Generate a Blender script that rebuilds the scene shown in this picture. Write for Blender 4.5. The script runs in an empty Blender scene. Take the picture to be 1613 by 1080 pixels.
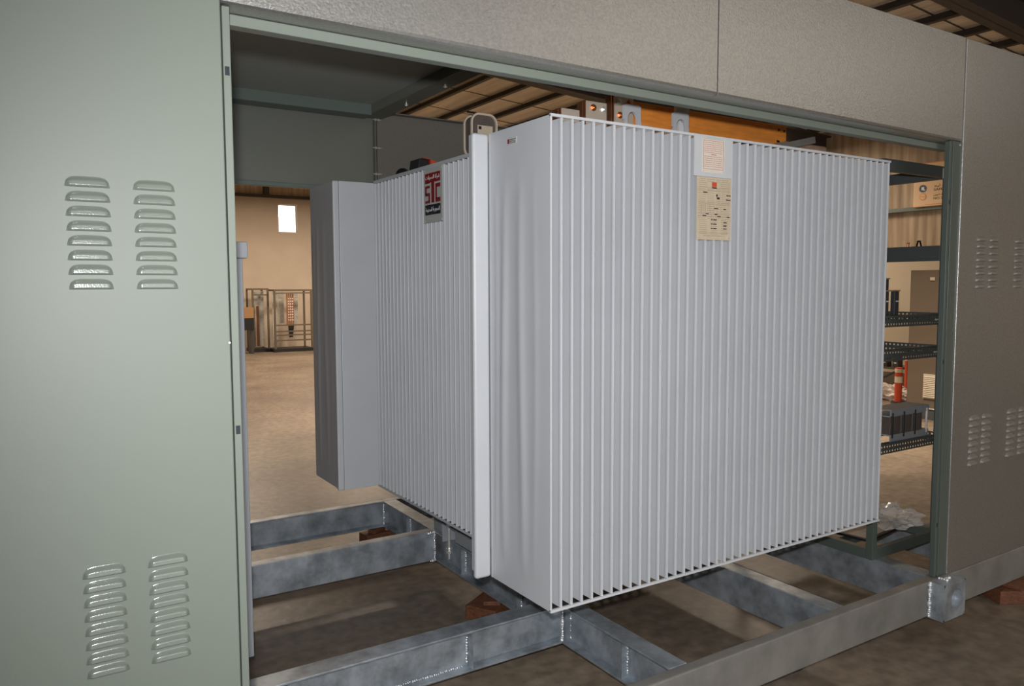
import bpy, bmesh, math, random
from mathutils import Vector, Matrix, noise
random.seed(7)
S = bpy.context.scene
COL = S.collection
PI = math.pi

# ------------------------------------------------------------ camera
cam = bpy.data.cameras.new('camera')
cam.sensor_fit = 'HORIZONTAL'; cam.sensor_width = 36.0
cam.lens = 36.0 * 1223.186 / 1613.0
cam.clip_start = 0.02; cam.clip_end = 200
CAM = bpy.data.objects.new('camera', cam); COL.objects.link(CAM)
yaw, pitch, roll = 0.5666853, 0.0750972, -0.0037131
fw = Vector((math.sin(yaw)*math.cos(pitch), math.cos(yaw)*math.cos(pitch), -math.sin(pitch)))
rt = Vector((math.cos(yaw), -math.sin(yaw), 0)); up = rt.cross(fw)
c_, s_ = math.cos(roll), math.sin(roll)
r2 = c_*rt + s_*up; u2 = -s_*rt + c_*up
CAM.matrix_world = Matrix(((r2.x, u2.x, -fw.x, 0), (r2.y, u2.y, -fw.y, 0), (r2.z, u2.z, -fw.z, 1.767), (0, 0, 0, 1)))
S.camera = CAM

# ------------------------------------------------------------ world, exposure
w = bpy.data.worlds.new('world'); S.world = w; w.use_nodes = True
bg = w.node_tree.nodes['Background']
bg.inputs[0].default_value = (0.93, 0.96, 1.0, 1); bg.inputs[1].default_value = 2.2
S.view_settings.view_transform = 'Standard'; S.view_settings.look = 'None'
S.view_settings.exposure = 0.0; S.view_settings.gamma = 1.0
S.view_settings.use_curve_mapping = False

# ------------------------------------------------------------ lights
def light(name, kind, loc, energy, color, size=None, target=None, sizey=None):
    l = bpy.data.lights.new(name, kind); l.energy = energy; l.color = color
    if kind == 'AREA':
        l.size = size
        if sizey: l.shape = 'RECTANGLE'; l.size_y = sizey
    elif size: l.shadow_soft_size = size
    o = bpy.data.objects.new(name, l); COL.objects.link(o); o.location = loc
    if target is not None:
        o.rotation_euler = (Vector(target) - Vector(loc)).to_track_quat('-Z', 'Y').to_euler()
    return o
# the flash on the camera, just above the lens
FL = light('camera_flash', 'SPOT', (-0.02, 0.0, 1.895), 325, (0.98, 0.985, 1.0), size=0.03, target=(2.7, 2.9, 1.38))
FL.data.spot_size = math.radians(118); FL.data.spot_blend = 0.9
# added soft fill from behind the camera, set at an unseen door opening
light('added_fill', 'AREA', (1.5, -7.6, 2.4), 70, (1.0, 0.93, 0.84), size=6.0, sizey=3.6, target=(1.9, 0, 2.1))
# light through the translucent roof sheets over the aisle in front of the kiosk
light('rooflight_glow', 'AREA', (7.4, -2.6, 4.35), 128, (1.0, 0.90, 0.78), size=6.6, sizey=3.2, target=(7.4, -2.6, 0))
# warm high bay lamps in the hall
WARM = (1.0, 0.82, 0.64)
# x, y, power, beam spread in degrees
LAMPS = [(3.4, 9.4, 45, 90), (3.0, 14.0, 190, 180), (7.2, 18.2, 210, 180), (9.4, 12.8, 190, 180), (8.2, 5.6, 75, 84), (10.5, 8.8, 130, 180), (2.2, 19.0, 190, 180)]

# ------------------------------------------------------------ materials
def mat(name, color, rough=0.5, metal=0.0, bump=0.0, bscale=200.0, var=0.0, vscale=4.0, var_col=None, spec=0.5, alpha=1.0, bdist=0.002, stretch=None):
    m = bpy.data.materials.new(name); m.use_nodes = True
    nt = m.node_tree; b = nt.nodes['Principled BSDF']
    b.inputs['Base Color'].default_value = (*color, 1); b.inputs['Roughness'].default_value = rough
    b.inputs['Metallic'].default_value = metal
    b.inputs['Specular IOR Level'].default_value = spec
    tc = nt.nodes.new('ShaderNodeTexCoord'); mp = nt.nodes.new('ShaderNodeMapping')
    nt.links.new(tc.outputs['Object'], mp.inputs['Vector'])
    if stretch: mp.inputs['Scale'].default_value = stretch
    if var > 0:
        n = nt.nodes.new('ShaderNodeTexNoise'); n.inputs['Scale'].default_value = vscale; n.inputs['Detail'].default_value = 6
        n.inputs['Roughness'].default_value = 0.6
        nt.links.new(mp.outputs[0], n.inputs['Vector'])
        r = nt.nodes.new('ShaderNodeValToRGB')
        c2 = var_col or tuple(max(0, c*(1-var)) for c in color)
        r.color_ramp.elements[0].position = 0.35; r.color_ramp.elements[1].position = 0.65
        r.color_ramp.elements[0].color = (*c2, 1); r.color_ramp.elements[1].color = (*color, 1)
        nt.links.new(n.outputs['Fac'], r.inputs[0]); nt.links.new(r.outputs[0], b.inputs['Base Color'])
    if bump > 0:
        n2 = nt.nodes.new('ShaderNodeTexNoise'); n2.inputs['Scale'].default_value = bscale; n2.inputs['Detail'].default_value = 3
        nt.links.new(mp.outputs[0], n2.inputs['Vector'])
        bp = nt.nodes.new('ShaderNodeBump'); bp.inputs['Strength'].default_value = bump; bp.inputs['Distance'].default_value = bdist
        nt.links.new(n2.outputs['Fac'], bp.inputs['Height']); nt.links.new(bp.outputs[0], b.inputs['Normal'])
    return m

M = {}
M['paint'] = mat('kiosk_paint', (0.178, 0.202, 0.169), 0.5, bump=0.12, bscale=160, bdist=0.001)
M['lpaint'] = mat('kiosk_louvre_paint', (0.178, 0.202, 0.169), 0.16, bump=0.35, bscale=260, bdist=0.0008, spec=0.8)
M['hammer'] = mat('kiosk_textured_paint', (0.455, 0.45, 0.43), 0.37, bump=0.45, bscale=130, bdist=0.002, var=0.2, vscale=120, metal=0.8)
M['green'] = mat('green_grey_paint', (0.155, 0.19, 0.17), 0.35, bump=0.15, bscale=150, bdist=0.001)
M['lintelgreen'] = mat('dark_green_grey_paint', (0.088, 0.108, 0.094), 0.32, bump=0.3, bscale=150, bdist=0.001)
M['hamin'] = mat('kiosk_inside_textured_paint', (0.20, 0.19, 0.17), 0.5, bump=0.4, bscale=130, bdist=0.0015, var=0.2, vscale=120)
M['hamlouv'] = mat('louvre_textured_paint', (0.24, 0.225, 0.20), 0.42, metal=0.2)
M['inner'] = mat('kiosk_inside_paint', (0.195, 0.205, 0.175), 0.5, bump=0.15, bscale=150, bdist=0.001)
M['ceilp'] = mat('kiosk_roof_sheet', (0.42, 0.44, 0.41), 0.45, bump=0.1, bscale=100)
M['slate'] = mat('slate_frame_paint', (0.075, 0.088, 0.088), 0.5, bump=0.1, bscale=120)
M['white'] = mat('transformer_paint', (0.59, 0.605, 0.63), 0.42, bump=0.10, bscale=60, bdist=0.001, var=0.05, vscale=3)
M['galv'] = mat('galvanised_steel', (0.50, 0.55, 0.60), 0.45, metal=0.6, bump=0.25, bscale=35, var=0.5, vscale=9, bdist=0.002)
M['galvd'] = mat('galvanised_steel_dull', (0.26, 0.25, 0.23), 0.5, metal=0.2, bump=0.2, bscale=60, var=0.3, vscale=5, bdist=0.002)
M['weld'] = mat('weld_metal', (0.88, 0.90, 0.92), 0.22, metal=0.6, bump=0.6, bscale=180, bdist=0.003)
M['bolt'] = mat('zinc_bolt', (0.80, 0.78, 0.74), 0.3, metal=0.6)
M['copper'] = mat('copper', (0.62, 0.28, 0.14), 0.3, metal=0.9)
M['tin'] = mat('tinned_copper', (0.72, 0.62, 0.50), 0.4, metal=0.3, bump=0.2, bscale=60)
M['timber'] = mat('orange_laminated_wood', (1.0, 0.345, 0.06), 0.40, var=0.2, vscale=9, bump=0.15, bscale=30, stretch=(1, 4, 6))
M['rawwood'] = mat('raw_wood', (0.42, 0.27, 0.18), 0.7, var=0.4, vscale=12, bump=0.3, bscale=50, stretch=(1, 4, 6))
M['redwood'] = mat('red_brown_wood', (0.20, 0.075, 0.035), 0.6, var=0.5, vscale=14, bump=0.4, bscale=50, stretch=(1, 5, 5))
M['black'] = mat('black_plastic', (0.012, 0.012, 0.014), 0.45)
M['darkgrey'] = mat('dark_grey_plastic', (0.05, 0.05, 0.055), 0.45)
M['grey'] = mat('grey_paint', (0.30, 0.32, 0.345), 0.45, bump=0.1, bscale=120)
M['cream'] = mat('cream_plate', (0.62, 0.52, 0.38), 0.4, var=0.1, vscale=20)
M['pinkplate'] = mat('warning_plate', (0.72, 0.66, 0.58), 0.4)
M['plate'] = mat('aluminium_plate', (0.55, 0.56, 0.53), 0.45)
M['red'] = mat('dark_red_ink', (0.27, 0.008, 0.014), 0.5)
M['redtext'] = mat('red_print', (0.55, 0.12, 0.05), 0.5)
M['ink'] = mat('black_ink', (0.01, 0.01, 0.02), 0.5)
M['inkb'] = mat('brown_ink', (0.34, 0.27, 0.19), 0.5)
M['ltext'] = mat('white_ink', (0.85, 0.85, 0.85), 0.5)
M['tanwall'] = mat('hall_wall_plaster', (0.62, 0.52, 0.41), 0.85, var=0.10, vscale=1.3, bump=0.2, bscale=20)
M['creamwall'] = mat('cream_painted_wall', (0.58, 0.50, 0.37), 0.8, var=0.05, vscale=2)
M['steel'] = mat('brown_primed_steel', (0.055, 0.045, 0.038), 0.6, bump=0.1, bscale=60)
M['beige'] = mat('beige_cabinet_paint', (0.155, 0.12, 0.085), 0.5, bump=0.1, bscale=100)
M['vent'] = mat('vent_cream', (0.60, 0.52, 0.40), 0.5)
M['card'] = mat('tan_crate', (0.34, 0.19, 0.085), 0.7)
M['rackpost'] = mat('rack_frame_paint', (0.12, 0.09, 0.06), 0.5)
M['rackpanel'] = mat('rack_panel', (0.44, 0.42, 0.37), 0.6, var=0.3, vscale=6, stretch=(1, 1, 6))
M['orange'] = mat('orange_rubber', (0.60, 0.07, 0.025), 0.5)
M['reflect'] = mat('reflective_band', (0.75, 0.68, 0.50), 0.35)
M['paper'] = mat('white_wrap', (0.75, 0.68, 0.6), 0.6, bump=0.6, bscale=30, bdist=0.01)
M['signboard'] = mat('sign_board', (0.80, 0.56, 0.33), 0.5)
M['signorange'] = mat('sign_orange', (0.75, 0.30, 0.08), 0.5)
M['signblue'] = mat('sign_blue', (0.06, 0.10, 0.16), 0.5)
M['signink'] = mat('sign_ink', (0.10, 0.06, 0.03), 0.5)
M['coil'] = mat('brown_coil', (0.13, 0.10, 0.085), 0.55, var=0.3, vscale=30, stretch=(8, 8, 1))
M['mesh'] = mat('cream_gasket', (0.5, 0.42, 0.33), 0.6)

def corrugated(name, c1, c2, axis, freq, rough=0.6, seam=None):
    """sheet cladding: ribs as bump, weathering as broad streaks that run with the ribs"""
    m = bpy.data.materials.new(name); m.use_nodes = True
    nt = m.node_tree; b = nt.nodes['Principled BSDF']; b.inputs['Roughness'].default_value = rough
    tc = nt.nodes.new('ShaderNodeTexCoord'); sp = nt.nodes.new('ShaderNodeSeparateXYZ')
    nt.links.new(tc.outputs['Object'], sp.inputs[0])
    mu = nt.nodes.new('ShaderNodeMath'); mu.operation = 'MULTIPLY'; mu.inputs[1].default_value = freq*2*PI
    nt.links.new(sp.outputs['XYZ'.index(axis)], mu.inputs[0])
    sn = nt.nodes.new('ShaderNodeMath'); sn.operation = 'SINE'; nt.links.new(mu.outputs[0], sn.inputs[0])
    bp = nt.nodes.new('ShaderNodeBump'); bp.inputs['Strength'].default_value = 0.25; bp.inputs['Distance'].default_value = 0.012
    nt.links.new(sn.outputs[0], bp.inputs['Height']); nt.links.new(bp.outputs[0], b.inputs['Normal'])
    mp = nt.nodes.new('ShaderNodeMapping'); nt.links.new(tc.outputs['Object'], mp.inputs['Vector'])
    sc = {'X': (6, .4, .4), 'Y': (.4, 6, .4)}[axis]; mp.inputs['Scale'].default_value = sc
    n = nt.nodes.new('ShaderNodeTexNoise'); n.inputs['Scale'].default_value = 1.5; n.inputs['Detail'].default_value = 8
    nt.links.new(mp.outputs[0], n.inputs['Vector'])
    r = nt.nodes.new('ShaderNodeValToRGB'); r.color_ramp.elements[0].position = .36; r.color_ramp.elements[1].position = .62
    r.color_ramp.elements[0].color = (*c2, 1); r.color_ramp.elements[1].color = (*c1, 1)
    nt.links.new(n.outputs['Fac'], r.inputs[0]); nt.links.new(r.outputs[0], b.inputs['Base Color'])
    return m
M['clad'] = corrugated('weathered_translucent_cladding', (0.44, 0.335, 0.22), (0.27, 0.195, 0.12), 'Y', 7.0)
M['cladback'] = corrugated('weathered_back_cladding', (0.62, 0.48, 0.32), (0.42, 0.30, 0.18), 'X', 4.0)
M['roofsheet'] = corrugated('tan_roof_insulation', (0.78, 0.69, 0.56), (0.60, 0.52, 0.41), 'X', 0.4, rough=0.8)

def floor_mat():
    m = bpy.data.materials.new('concrete_floor'); m.use_nodes = True
    nt = m.node_tree; b = nt.nodes['Principled BSDF']
    tc = nt.nodes.new('ShaderNodeTexCoord')
    n1 = nt.nodes.new('ShaderNodeTexNoise'); n1.inputs['Scale'].default_value = 0.9; n1.inputs['Detail'].default_value = 9; n1.inputs['Roughness'].default_value = .62
    n2 = nt.nodes.new('ShaderNodeTexNoise'); n2.inputs['Scale'].default_value = 14; n2.inputs['Detail'].default_value = 8
    nt.links.new(tc.outputs['Object'], n1.inputs['Vector']); nt.links.new(tc.outputs['Object'], n2.inputs['Vector'])
    r1 = nt.nodes.new('ShaderNodeValToRGB'); r1.color_ramp.elements[0].position = .38; r1.color_ramp.elements[1].position = .66
    r1.color_ramp.elements[0].color = (0.175, 0.135, 0.10, 1); r1.color_ramp.elements[1].color = (0.30, 0.235, 0.17, 1)
    r2 = nt.nodes.new('ShaderNodeValToRGB'); r2.color_ramp.elements[0].position = .35; r2.color_ramp.elements[1].position = .7
    r2.color_ramp.elements[0].color = (.68, .68, .68, 1); r2.color_ramp.elements[1].color = (1.15, 1.15, 1.15, 1)
    nt.links.new(n1.outputs['Fac'], r1.inputs[0]); nt.links.new(n2.outputs['Fac'], r2.inputs[0])
    mx = nt.nodes.new('ShaderNodeMix'); mx.data_type = 'RGBA'; mx.blend_type = 'MULTIPLY'; mx.inputs[0].default_value = 1
    nt.links.new(r1.outputs[0], mx.inputs[6]); nt.links.new(r2.outputs[0], mx.inputs[7]); nt.links.new(mx.outputs[2], b.inputs['Base Color'])
    b.inputs['Roughness'].default_value = 0.42
    bp = nt.nodes.new('ShaderNodeBump'); bp.inputs['Strength'].default_value = .25; bp.inputs['Distance'].default_value = .01
    nt.links.new(n2.outputs['Fac'], bp.inputs['Height']); nt.links.new(bp.outputs[0], b.inputs['Normal'])
    return m
M['floor'] = floor_mat()
def glass_mat():
    m = bpy.data.materials.new('clear_plastic_film'); m.use_nodes = True
    nt = m.node_tree; b = nt.nodes['Principled BSDF']
    b.inputs['Base Color'].default_value = (.9, .88, .85, 1); b.inputs['Roughness'].default_value = .15
    b.inputs['Alpha'].default_value = 0.35; b.inputs['Specular IOR Level'].default_value = .9
    return m
M['film'] = glass_mat()
def pane_mat():
    m = bpy.data.materials.new('window_glass'); m.use_nodes = True
    nt = m.node_tree; nt.nodes.remove(nt.nodes['Principled BSDF'])
    t = nt.nodes.new('ShaderNodeBsdfTransparent'); g = nt.nodes.new('ShaderNodeBsdfGlossy'); g.inputs['Roughness'].default_value = .05
    x = nt.nodes.new('ShaderNodeMixShader'); x.inputs[0].default_value = .06
    nt.links.new(t.outputs[0], x.inputs[1]); nt.links.new(g.outputs[0], x.inputs[2])
    nt.links.new(x.outputs[0], nt.nodes['Material Output'].inputs[0])
    return m
M['pane'] = pane_mat()
def lampglow():
    m = bpy.data.materials.new('lamp_glow'); m.use_nodes = True
    b = m.node_tree.nodes['Principled BSDF']; b.inputs['Emission Color'].default_value = (1, .75, .45, 1); b.inputs['Emission Strength'].default_value = 6
    return m
M['glow'] = lampglow()

# ------------------------------------------------------------ mesh helpers
class MB:
    def __init__(s): s.v = []; s.f = []
    def add(s, vs, fs):
        o = len(s.v); s.v += [tuple(p) for p in vs]; s.f += [tuple(i+o for i in f) for f in fs]; return s
    def box(s, x0, x1, y0, y1, z0, z1, R=None, piv=None):
        vs = [Vector((x, y, z)) for z in (z0, z1) for y in (y0, y1) for x in (x0, x1)]
        if R is not None:
            p = Vector(piv) if piv else Vector(((x0+x1)/2, (y0+y1)/2, (z0+z1)/2))
            vs = [R @ (v-p) + p for v in vs]
        return s.add(vs, [(0, 2, 3, 1), (4, 5, 7, 6), (0, 1, 5, 4), (1, 3, 7, 5), (3, 2, 6, 7), (2, 0, 4, 6)])
    def bar(s, a, b, w, h, upv=(0, 0, 1)):
        a = Vector(a); b = Vector(b); d = (b-a).normalized(); u = Vector(upv)
        r = d.cross(u)
        if r.length < 1e-4: r = d.cross(Vector((1, 0, 0)))
        r.normalize(); u = r.cross(d)
        vs = [p + r*sx*w/2 + u*sz*h/2 for p in (a, b) for sz in (-1, 1) for sx in (-1, 1)]
        return s.add(vs, [(0, 1, 3, 2), (4, 6, 7, 5), (0, 4, 5, 1), (1, 5, 7, 3), (3, 7, 6, 2), (2, 6, 4, 0)])
    def cyl(s, a, b, r, n=16, r1=None, cap=True):
        a = Vector(a); b = Vector(b); d = (b-a).normalized()
        u = d.orthogonal().normalized(); v = d.cross(u); r1 = r if r1 is None else r1
        vs = []
        for p, q in ((a, r), (b, r1)):
            for i in range(n):
                t = 2*PI*i/n; vs.append(p + u*math.cos(t)*q + v*math.sin(t)*q)
        fs = [(i, (i+1) % n, n+(i+1) % n, n+i) for i in range(n)]
        if cap: fs += [tuple(range(n-1, -1, -1)), tuple(range(n, 2*n))]
        return s.add(vs, fs)
    def sphere(s, c, r, n=8, m=6, sc=(1, 1, 1)):
        c = Vector(c); vs = [c + Vector((0, 0, r*sc[2]))]
        for j in range(1, m):
            ph = PI*j/m
            for i in range(n):
                t = 2*PI*i/n; vs.append(c + Vector((r*sc[0]*math.sin(ph)*math.cos(t), r*sc[1]*math.sin(ph)*math.sin(t), r*sc[2]*math.cos(ph))))
        vs.append(c - Vector((0, 0, r*sc[2])))
        fs = [(0, 1+i, 1+(i+1) % n) for i in range(n)]
        for j in range(m-2):
            for i in range(n):
                a = 1+j*n+i; b = 1+j*n+(i+1) % n; fs.append((a, a+n, b+n, b))
        L = len(vs)-1; o = 1+(m-2)*n
        fs += [(L, o+(i+1) % n, o+i) for i in range(n)]
        return s.add(vs, fs)
    def prism(s, pts, axis, a, b):
        """2-D outline extruded along an axis; pts are the other two coords in order"""
        n = len(pts); vs = []
        for t in (a, b):
            for p in pts:
                if axis == 'X': vs.append((t, p[0], p[1]))
                elif axis == 'Y': vs.append((p[0], t, p[1]))
                else: vs.append((p[0], p[1], t))
        return s.add(vs, [(i, (i+1) % n, n+(i+1) % n, n+i) for i in range(n)] + [tuple(range(n-1, -1, -1)), tuple(range(n, 2*n))])
    def build(s, name, m, parent=None, bevel=0, smooth=False, seg=2):
        me = bpy.data.meshes.new(name); 
        # origin at the centre of the base
        if s.v:
            xs = [p[0] for p in s.v]; ys = [p[1] for p in s.v]; zs = [p[2] for p in s.v]
            o = Vector(((min(xs)+max(xs))/2, (min(ys)+max(ys))/2, min(zs)))
        else: o = Vector()
        me.from_pydata([tuple(Vector(p)-o) for p in s.v], [], s.f); me.update()
        bm = bmesh.new(); bm.from_mesh(me); bmesh.ops.recalc_face_normals(bm, faces=bm.faces); bm.to_mesh(me); bm.free()
        me.materials.append(M[m] if isinstance(m, str) else m)
        ob = bpy.data.objects.new(name, me); COL.objects.link(ob)
        place(ob, o, parent)
        if smooth:
            for p in me.polygons: p.use_smooth = True
        if bevel:
            b = ob.modifiers.new('bevel', 'BEVEL'); b.width = bevel; b.segments = seg; b.limit_method = 'ANGLE'; b.angle_limit = math.radians(40)
        return ob
WORLD = {}
def place(ob, o, parent):
    """every part keeps its own origin; parents are unrotated, so a local location is a plain difference"""
    WORLD[ob.name] = Vector(o)
    if parent is not None:
        ob.parent = parent; ob.location = Vector(o) - WORLD[parent.name]
    else: ob.location = o
def empty(name, loc):
    e = bpy.data.objects.new(name, None); COL.objects.link(e); e.location = loc; e.empty_display_size = .2
    WORLD[e.name] = Vector(loc); return e
def tag(o, label=None, cat=None, group=None, kind=None):
    if label: o['label'] = label
    if cat: o['category'] = cat
    if group: o['group'] = group
    if kind: o['kind'] = kind
    return o
def struct(o, label=None):
    o['kind'] = 'structure'
    if label: o['label'] = label
    return o
def copy_tree(o, delta, parent=None):
    c = o.copy(); COL.objects.link(c)
    base = WORLD[o.name]
    WORLD[c.name] = base + Vector(delta); 
    if parent is not None: c.parent = parent; c.location = o.location.copy()
    else: c.location = base + Vector(delta)
    for ch in [x for x in COL.objects if x.parent == o]:
        copy_tree(ch, delta, c)
    return c
def text_mesh(name, txt, size, m, origin, ux, uy, parent, width=None, height=None, depth=0.0006):
    """lettering as a thin raised mesh: origin lower left, ux/uy unit directions on the surface"""
    cu = bpy.data.curves.new('tmp', 'FONT'); cu.body = txt; cu.size = size; cu.extrude = depth; cu.resolution_u = 3
    to = bpy.data.objects.new('tmp', cu); COL.objects.link(to)
    dg = bpy.context.evaluated_depsgraph_get(); dg.update()
    me = bpy.data.meshes.new_from_object(to.evaluated_get(dg))
    bpy.data.objects.remove(to); bpy.data.curves.remove(cu)
    if not me.vertices: return None
    xs = [v.co.x for v in me.vertices]; ys = [v.co.y for v in me.vertices]
    x0, x1, y0, y1 = min(xs), max(xs), min(ys), max(ys)
    sx = (width/(x1-x0)) if width else 1; sy = (height/(y1-y0)) if height else sx
    ux = Vector(ux); uy = Vector(uy); uz = ux.cross(uy); o = Vector(origin)
    b = MB(); b.v = [tuple(o + ux*(v.co.x-x0)*sx + uy*(v.co.y-y0)*sy + uz*v.co.z) for v in me.vertices]
    b.f = [tuple(p.vertices) for p in me.polygons]
    bpy.data.meshes.remove(me)
    return b.build(name, m, parent)

# ============================================================ THE HALL
XL, XR, YF, YB = -9.0, 12.0, -8.0, 22.0
SL = 0.07
def roofz(x): return 4.39 + SL*(12-x)
b = MB(); b.box(XL, XR, YF, YB, -0.15, 0.0); struct(b.build('floor', 'floor'))
b = MB(); b.prism([(XL-.1, roofz(XL)), (XR+.1, roofz(XR)), (XR+.1, roofz(XR)+.06), (XL-.1, roofz(XL)+.06)], 'Y', YF-.2, YB+.2)
struct(b.build('ceiling', 'roofsheet'))
# insulation joints across the roof sheets (thin dark strips between boards)
n = 0
for k in range(24):
    b = MB(); y = YF + .6 + k*1.22
    b.prism([(XL, roofz(XL)-.004), (XR, roofz(XR)-.004), (XR, roofz(XR)), (XL, roofz(XL))], 'Y', y, y+.018)
    n += 1; struct(b.build('trim_%d' % n, 'steel'))
for k in range(-24, 10):
    x = 5.88 + .635*k
    z = 4.3 + SL*(12-x)
    b = MB(); b.box(x-.035, x+.035, YF, YB, z, z+.014).box(x+.012, x+.022, YF, YB, z+.014, z+.085)
    n += 1; struct(b.build('trim_%d' % n, 'steel'))
for y in (-5.5, -.85, 3.85, 8.55, 13.25, 17.95):
    b = MB(); zz = lambda x: 4.3 + SL*(12-x)
    b.prism([(XL, zz(XL)-.34), (XR, zz(XR)-.34), (XR, zz(XR)-.32), (XL, zz(XL)-.32)], 'Y', y-.0, y+.2)
    b.prism([(XL, zz(XL)-.34), (XR, zz(XR)-.34), (XR, zz(XR)), (XL, zz(XL))], 'Y', y+.095, y+.105)
    b.prism([(XL, zz(XL)-.02), (XR, zz(XR)-.02), (XR, zz(XR)), (XL, zz(XL))], 'Y', y, y+.2)
    n += 1; struct(b.build('trim_%d' % n, 'steel'))
# walls
b = MB(); b.box(XR, XR+.2, YF, YB, 0, 2.13); struct(b.build('wall_right', 'creamwall'))
b = MB(); b.box(XR+.03, XR+.08, YF, YB, 2.13, roofz(XR)+.02); struct(b.build('wall_right_upper', 'clad'))
b = MB(); b.box(XR-.07, XR+.03, YF, YB, 2.895, 2.955)
n += 1; struct(b.build('trim_%d' % n, 'green'))
b = MB(); b.box(XL-.2, XL, YF, YB, 0, roofz(XL)+.1); struct(b.build('wall_left', 'tanwall'))
wx0, wx1, wz0, wz1 = 6.26, 6.80, 3.245, 4.035
zt = roofz(XL)+.1
b = MB()
b.box(XL, wx0, YB, YB+.2, 0, 4.22).box(wx1, XR, YB, YB+.2, 0, 4.22).box(wx0, wx1, YB, YB+.2, 0, wz0).box(wx0, wx1, YB, YB+.2, wz1, 4.22)
struct(b.build('wall_back', 'tanwall'))
b = MB(); b.box(XL, XR, YB+.06, YB+.12, 4.22, zt); struct(b.build('wall_back_upper', 'cladback'))
b = MB(); b.box(XL, XR, YB-.08, YB+.06, 4.19, 4.27)
for x in (-6, -3.5, -1, 1.6, 3.7, 5.95, 8.4, 10.8): b.box(x-.07, x+.07, YB-.06, YB+.06, 4.27, roofz(x)-.01)
n += 1; struct(b.build('trim_%d' % n, 'steel'))
f = MB(); t = .03
f.box(wx0, wx1, YB+.06, YB+.1, wz0, wz0+t).box(wx0, wx1, YB+.06, YB+.1, wz1-t, wz1).box(wx0, wx0+t, YB+.06, YB+.1, wz0+t, wz1-t).box(wx1-t, wx1, YB+.06, YB+.1, wz0+t, wz1-t)
wf = struct(f.build('window_1', 'paper'))
MB().box(wx0+t, wx1-t, YB+.075, YB+.081, wz0+t, wz1-t).build('glass_pane', 'pane', wf)
# front wall behind the camera; door opening added to go with the fill light
b = MB(); b.box(XL, -1.7, YF-.2, YF, 0, roofz(XL)+.1).box(4.7, XR, YF-.2, YF, 0, roofz(XL)+.1).box(-1.7, 4.7, YF-.2, YF, 4.0, roofz(XL)+.1)
struct(b.build('wall_front', 'tanwall'))
b = MB(); b.box(-1.8, -1.7, YF-.1, YF+.04, 0, 4.0).box(4.7, 4.8, YF-.1, YF+.04, 0, 4.0).box(-1.8, 4.8, YF-.1, YF+.04, 3.8, 4.1)
struct(b.build('added_door_1', 'green'))

def lamp(x, y, label, power, spread):
    z = 4.12
    e = tag(empty('high_bay_lamp', (x, y, z)), label, 'lamp', 'high bay lamps under the hall roof')
    MB().cyl((x, y, z), (x, y, z+.13), .25, 24, r1=.09).build('reflector', 'grey', e)
    MB().cyl((x, y, z+.13), (x, y, z+.22), .08, 16).build('driver_housing', 'darkgrey', e)
    MB().cyl((x, y, z+.22), (x, y, roofz(x)-.001), .008, 8).build('suspension_rod', 'steel', e)
    MB().cyl((x, y, z-.004), (x, y, z), .2, 24).build('diffuser', 'glow', e)
    light('lamp_light', 'AREA', (x, y, z-.02), power, WARM, size=.9, target=(x, y, 0)).data.spread = math.radians(spread)
for x, y, pw, sp in LAMPS:
    lamp(x, y, 'warm round high bay lamp hanging under the hall roof beyond the kiosk', pw, sp)

# ============================================================ GALVANISED BASE FRAME
BF = tag(empty('base_frame', (2.5, 3.5, .1)), 'galvanised steel skid frame of channels and I beams under the kiosk and transformer', 'steel frame')
zb, zt_ = .10, .28
def weld(pts, parent=BF, r=.006, step=.011):
    m = MB()
    for a, b2 in pts:
        a = Vector(a); b2 = Vector(b2); L = (b2-a).length; k = max(2, int(L/step))
        for i in range(k+1):
            p = a.lerp(b2, i/k) + Vector([random.uniform(-.0015, .0015) for _ in range(3)])
            m.sphere(p, 1.25*r*random.uniform(.75, 1.3), 7, 5)
    m.build('weld_bead', 'weld', parent, smooth=True)
# front longitudinal channel (back of the channel faces the camera)
MB().box(-.9, 5.55, 2.072, 2.127, zb, zt_).build('long_beam', 'galvd', BF, bevel=.006)
# rear longitudinal channel, open side towards the camera
b = MB(); b.box(-.9, 5.55, 4.975, 4.983, zb, zt_).box(-.9, 5.55, 4.915, 4.975, zt_-.009, zt_).box(-.9, 5.55, 4.915, 4.975, zb, zb+.009)
b.build('long_beam', 'galv', BF, bevel=.002)
def ibeam_y(xl, y0, y1, w=.092):
    b = MB(); xc = xl + w/2
    b.box(xl, xl+w, y0, y1, zt_-.01, zt_).box(xl, xl+w, y0, y1, zb, zb+.01).box(xc-.004, xc+.004, y0, y1, zb+.01, zt_-.01)
    ob = b.build('cross_beam', 'galv', BF, bevel=.002); return ob
def stiff_y(xl, y, w=.092):
    MB().box(xl+.006, xl+w/2-.004, y-.004, y+.004, zb+.01, zt_-.01).build('stiffener_plate', 'galv', BF)
    weld([((xl+w/2-.012, y-.008, zb+.03), (xl+w/2-.012, y-.008, zt_-.03))], r=.004)
def chan_y(xl, y0, y1, w=.095):
    b = MB(); b.box(xl, xl+.009, y0, y1, zb, zt_).box(xl+.009, xl+w, y0, y1, zt_-.01, zt_).box(xl+.009, xl+w, y0, y1, zb, zb+.01)
    b.build('cross_beam', 'galv', BF, bevel=.002)
XA = 2.072
ibeam_y(XA, 2.127, 2.83); ibeam_y(XA, 2.83, 4.915)
for y in (2.42, 3.235, 3.82, 4.56): stiff_y(XA, y)
for xl in (3.07, 3.84, 4.62): chan_y(xl, 2.127, 4.915)
chan_y(.60, 2.127, 4.915, .05)
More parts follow.
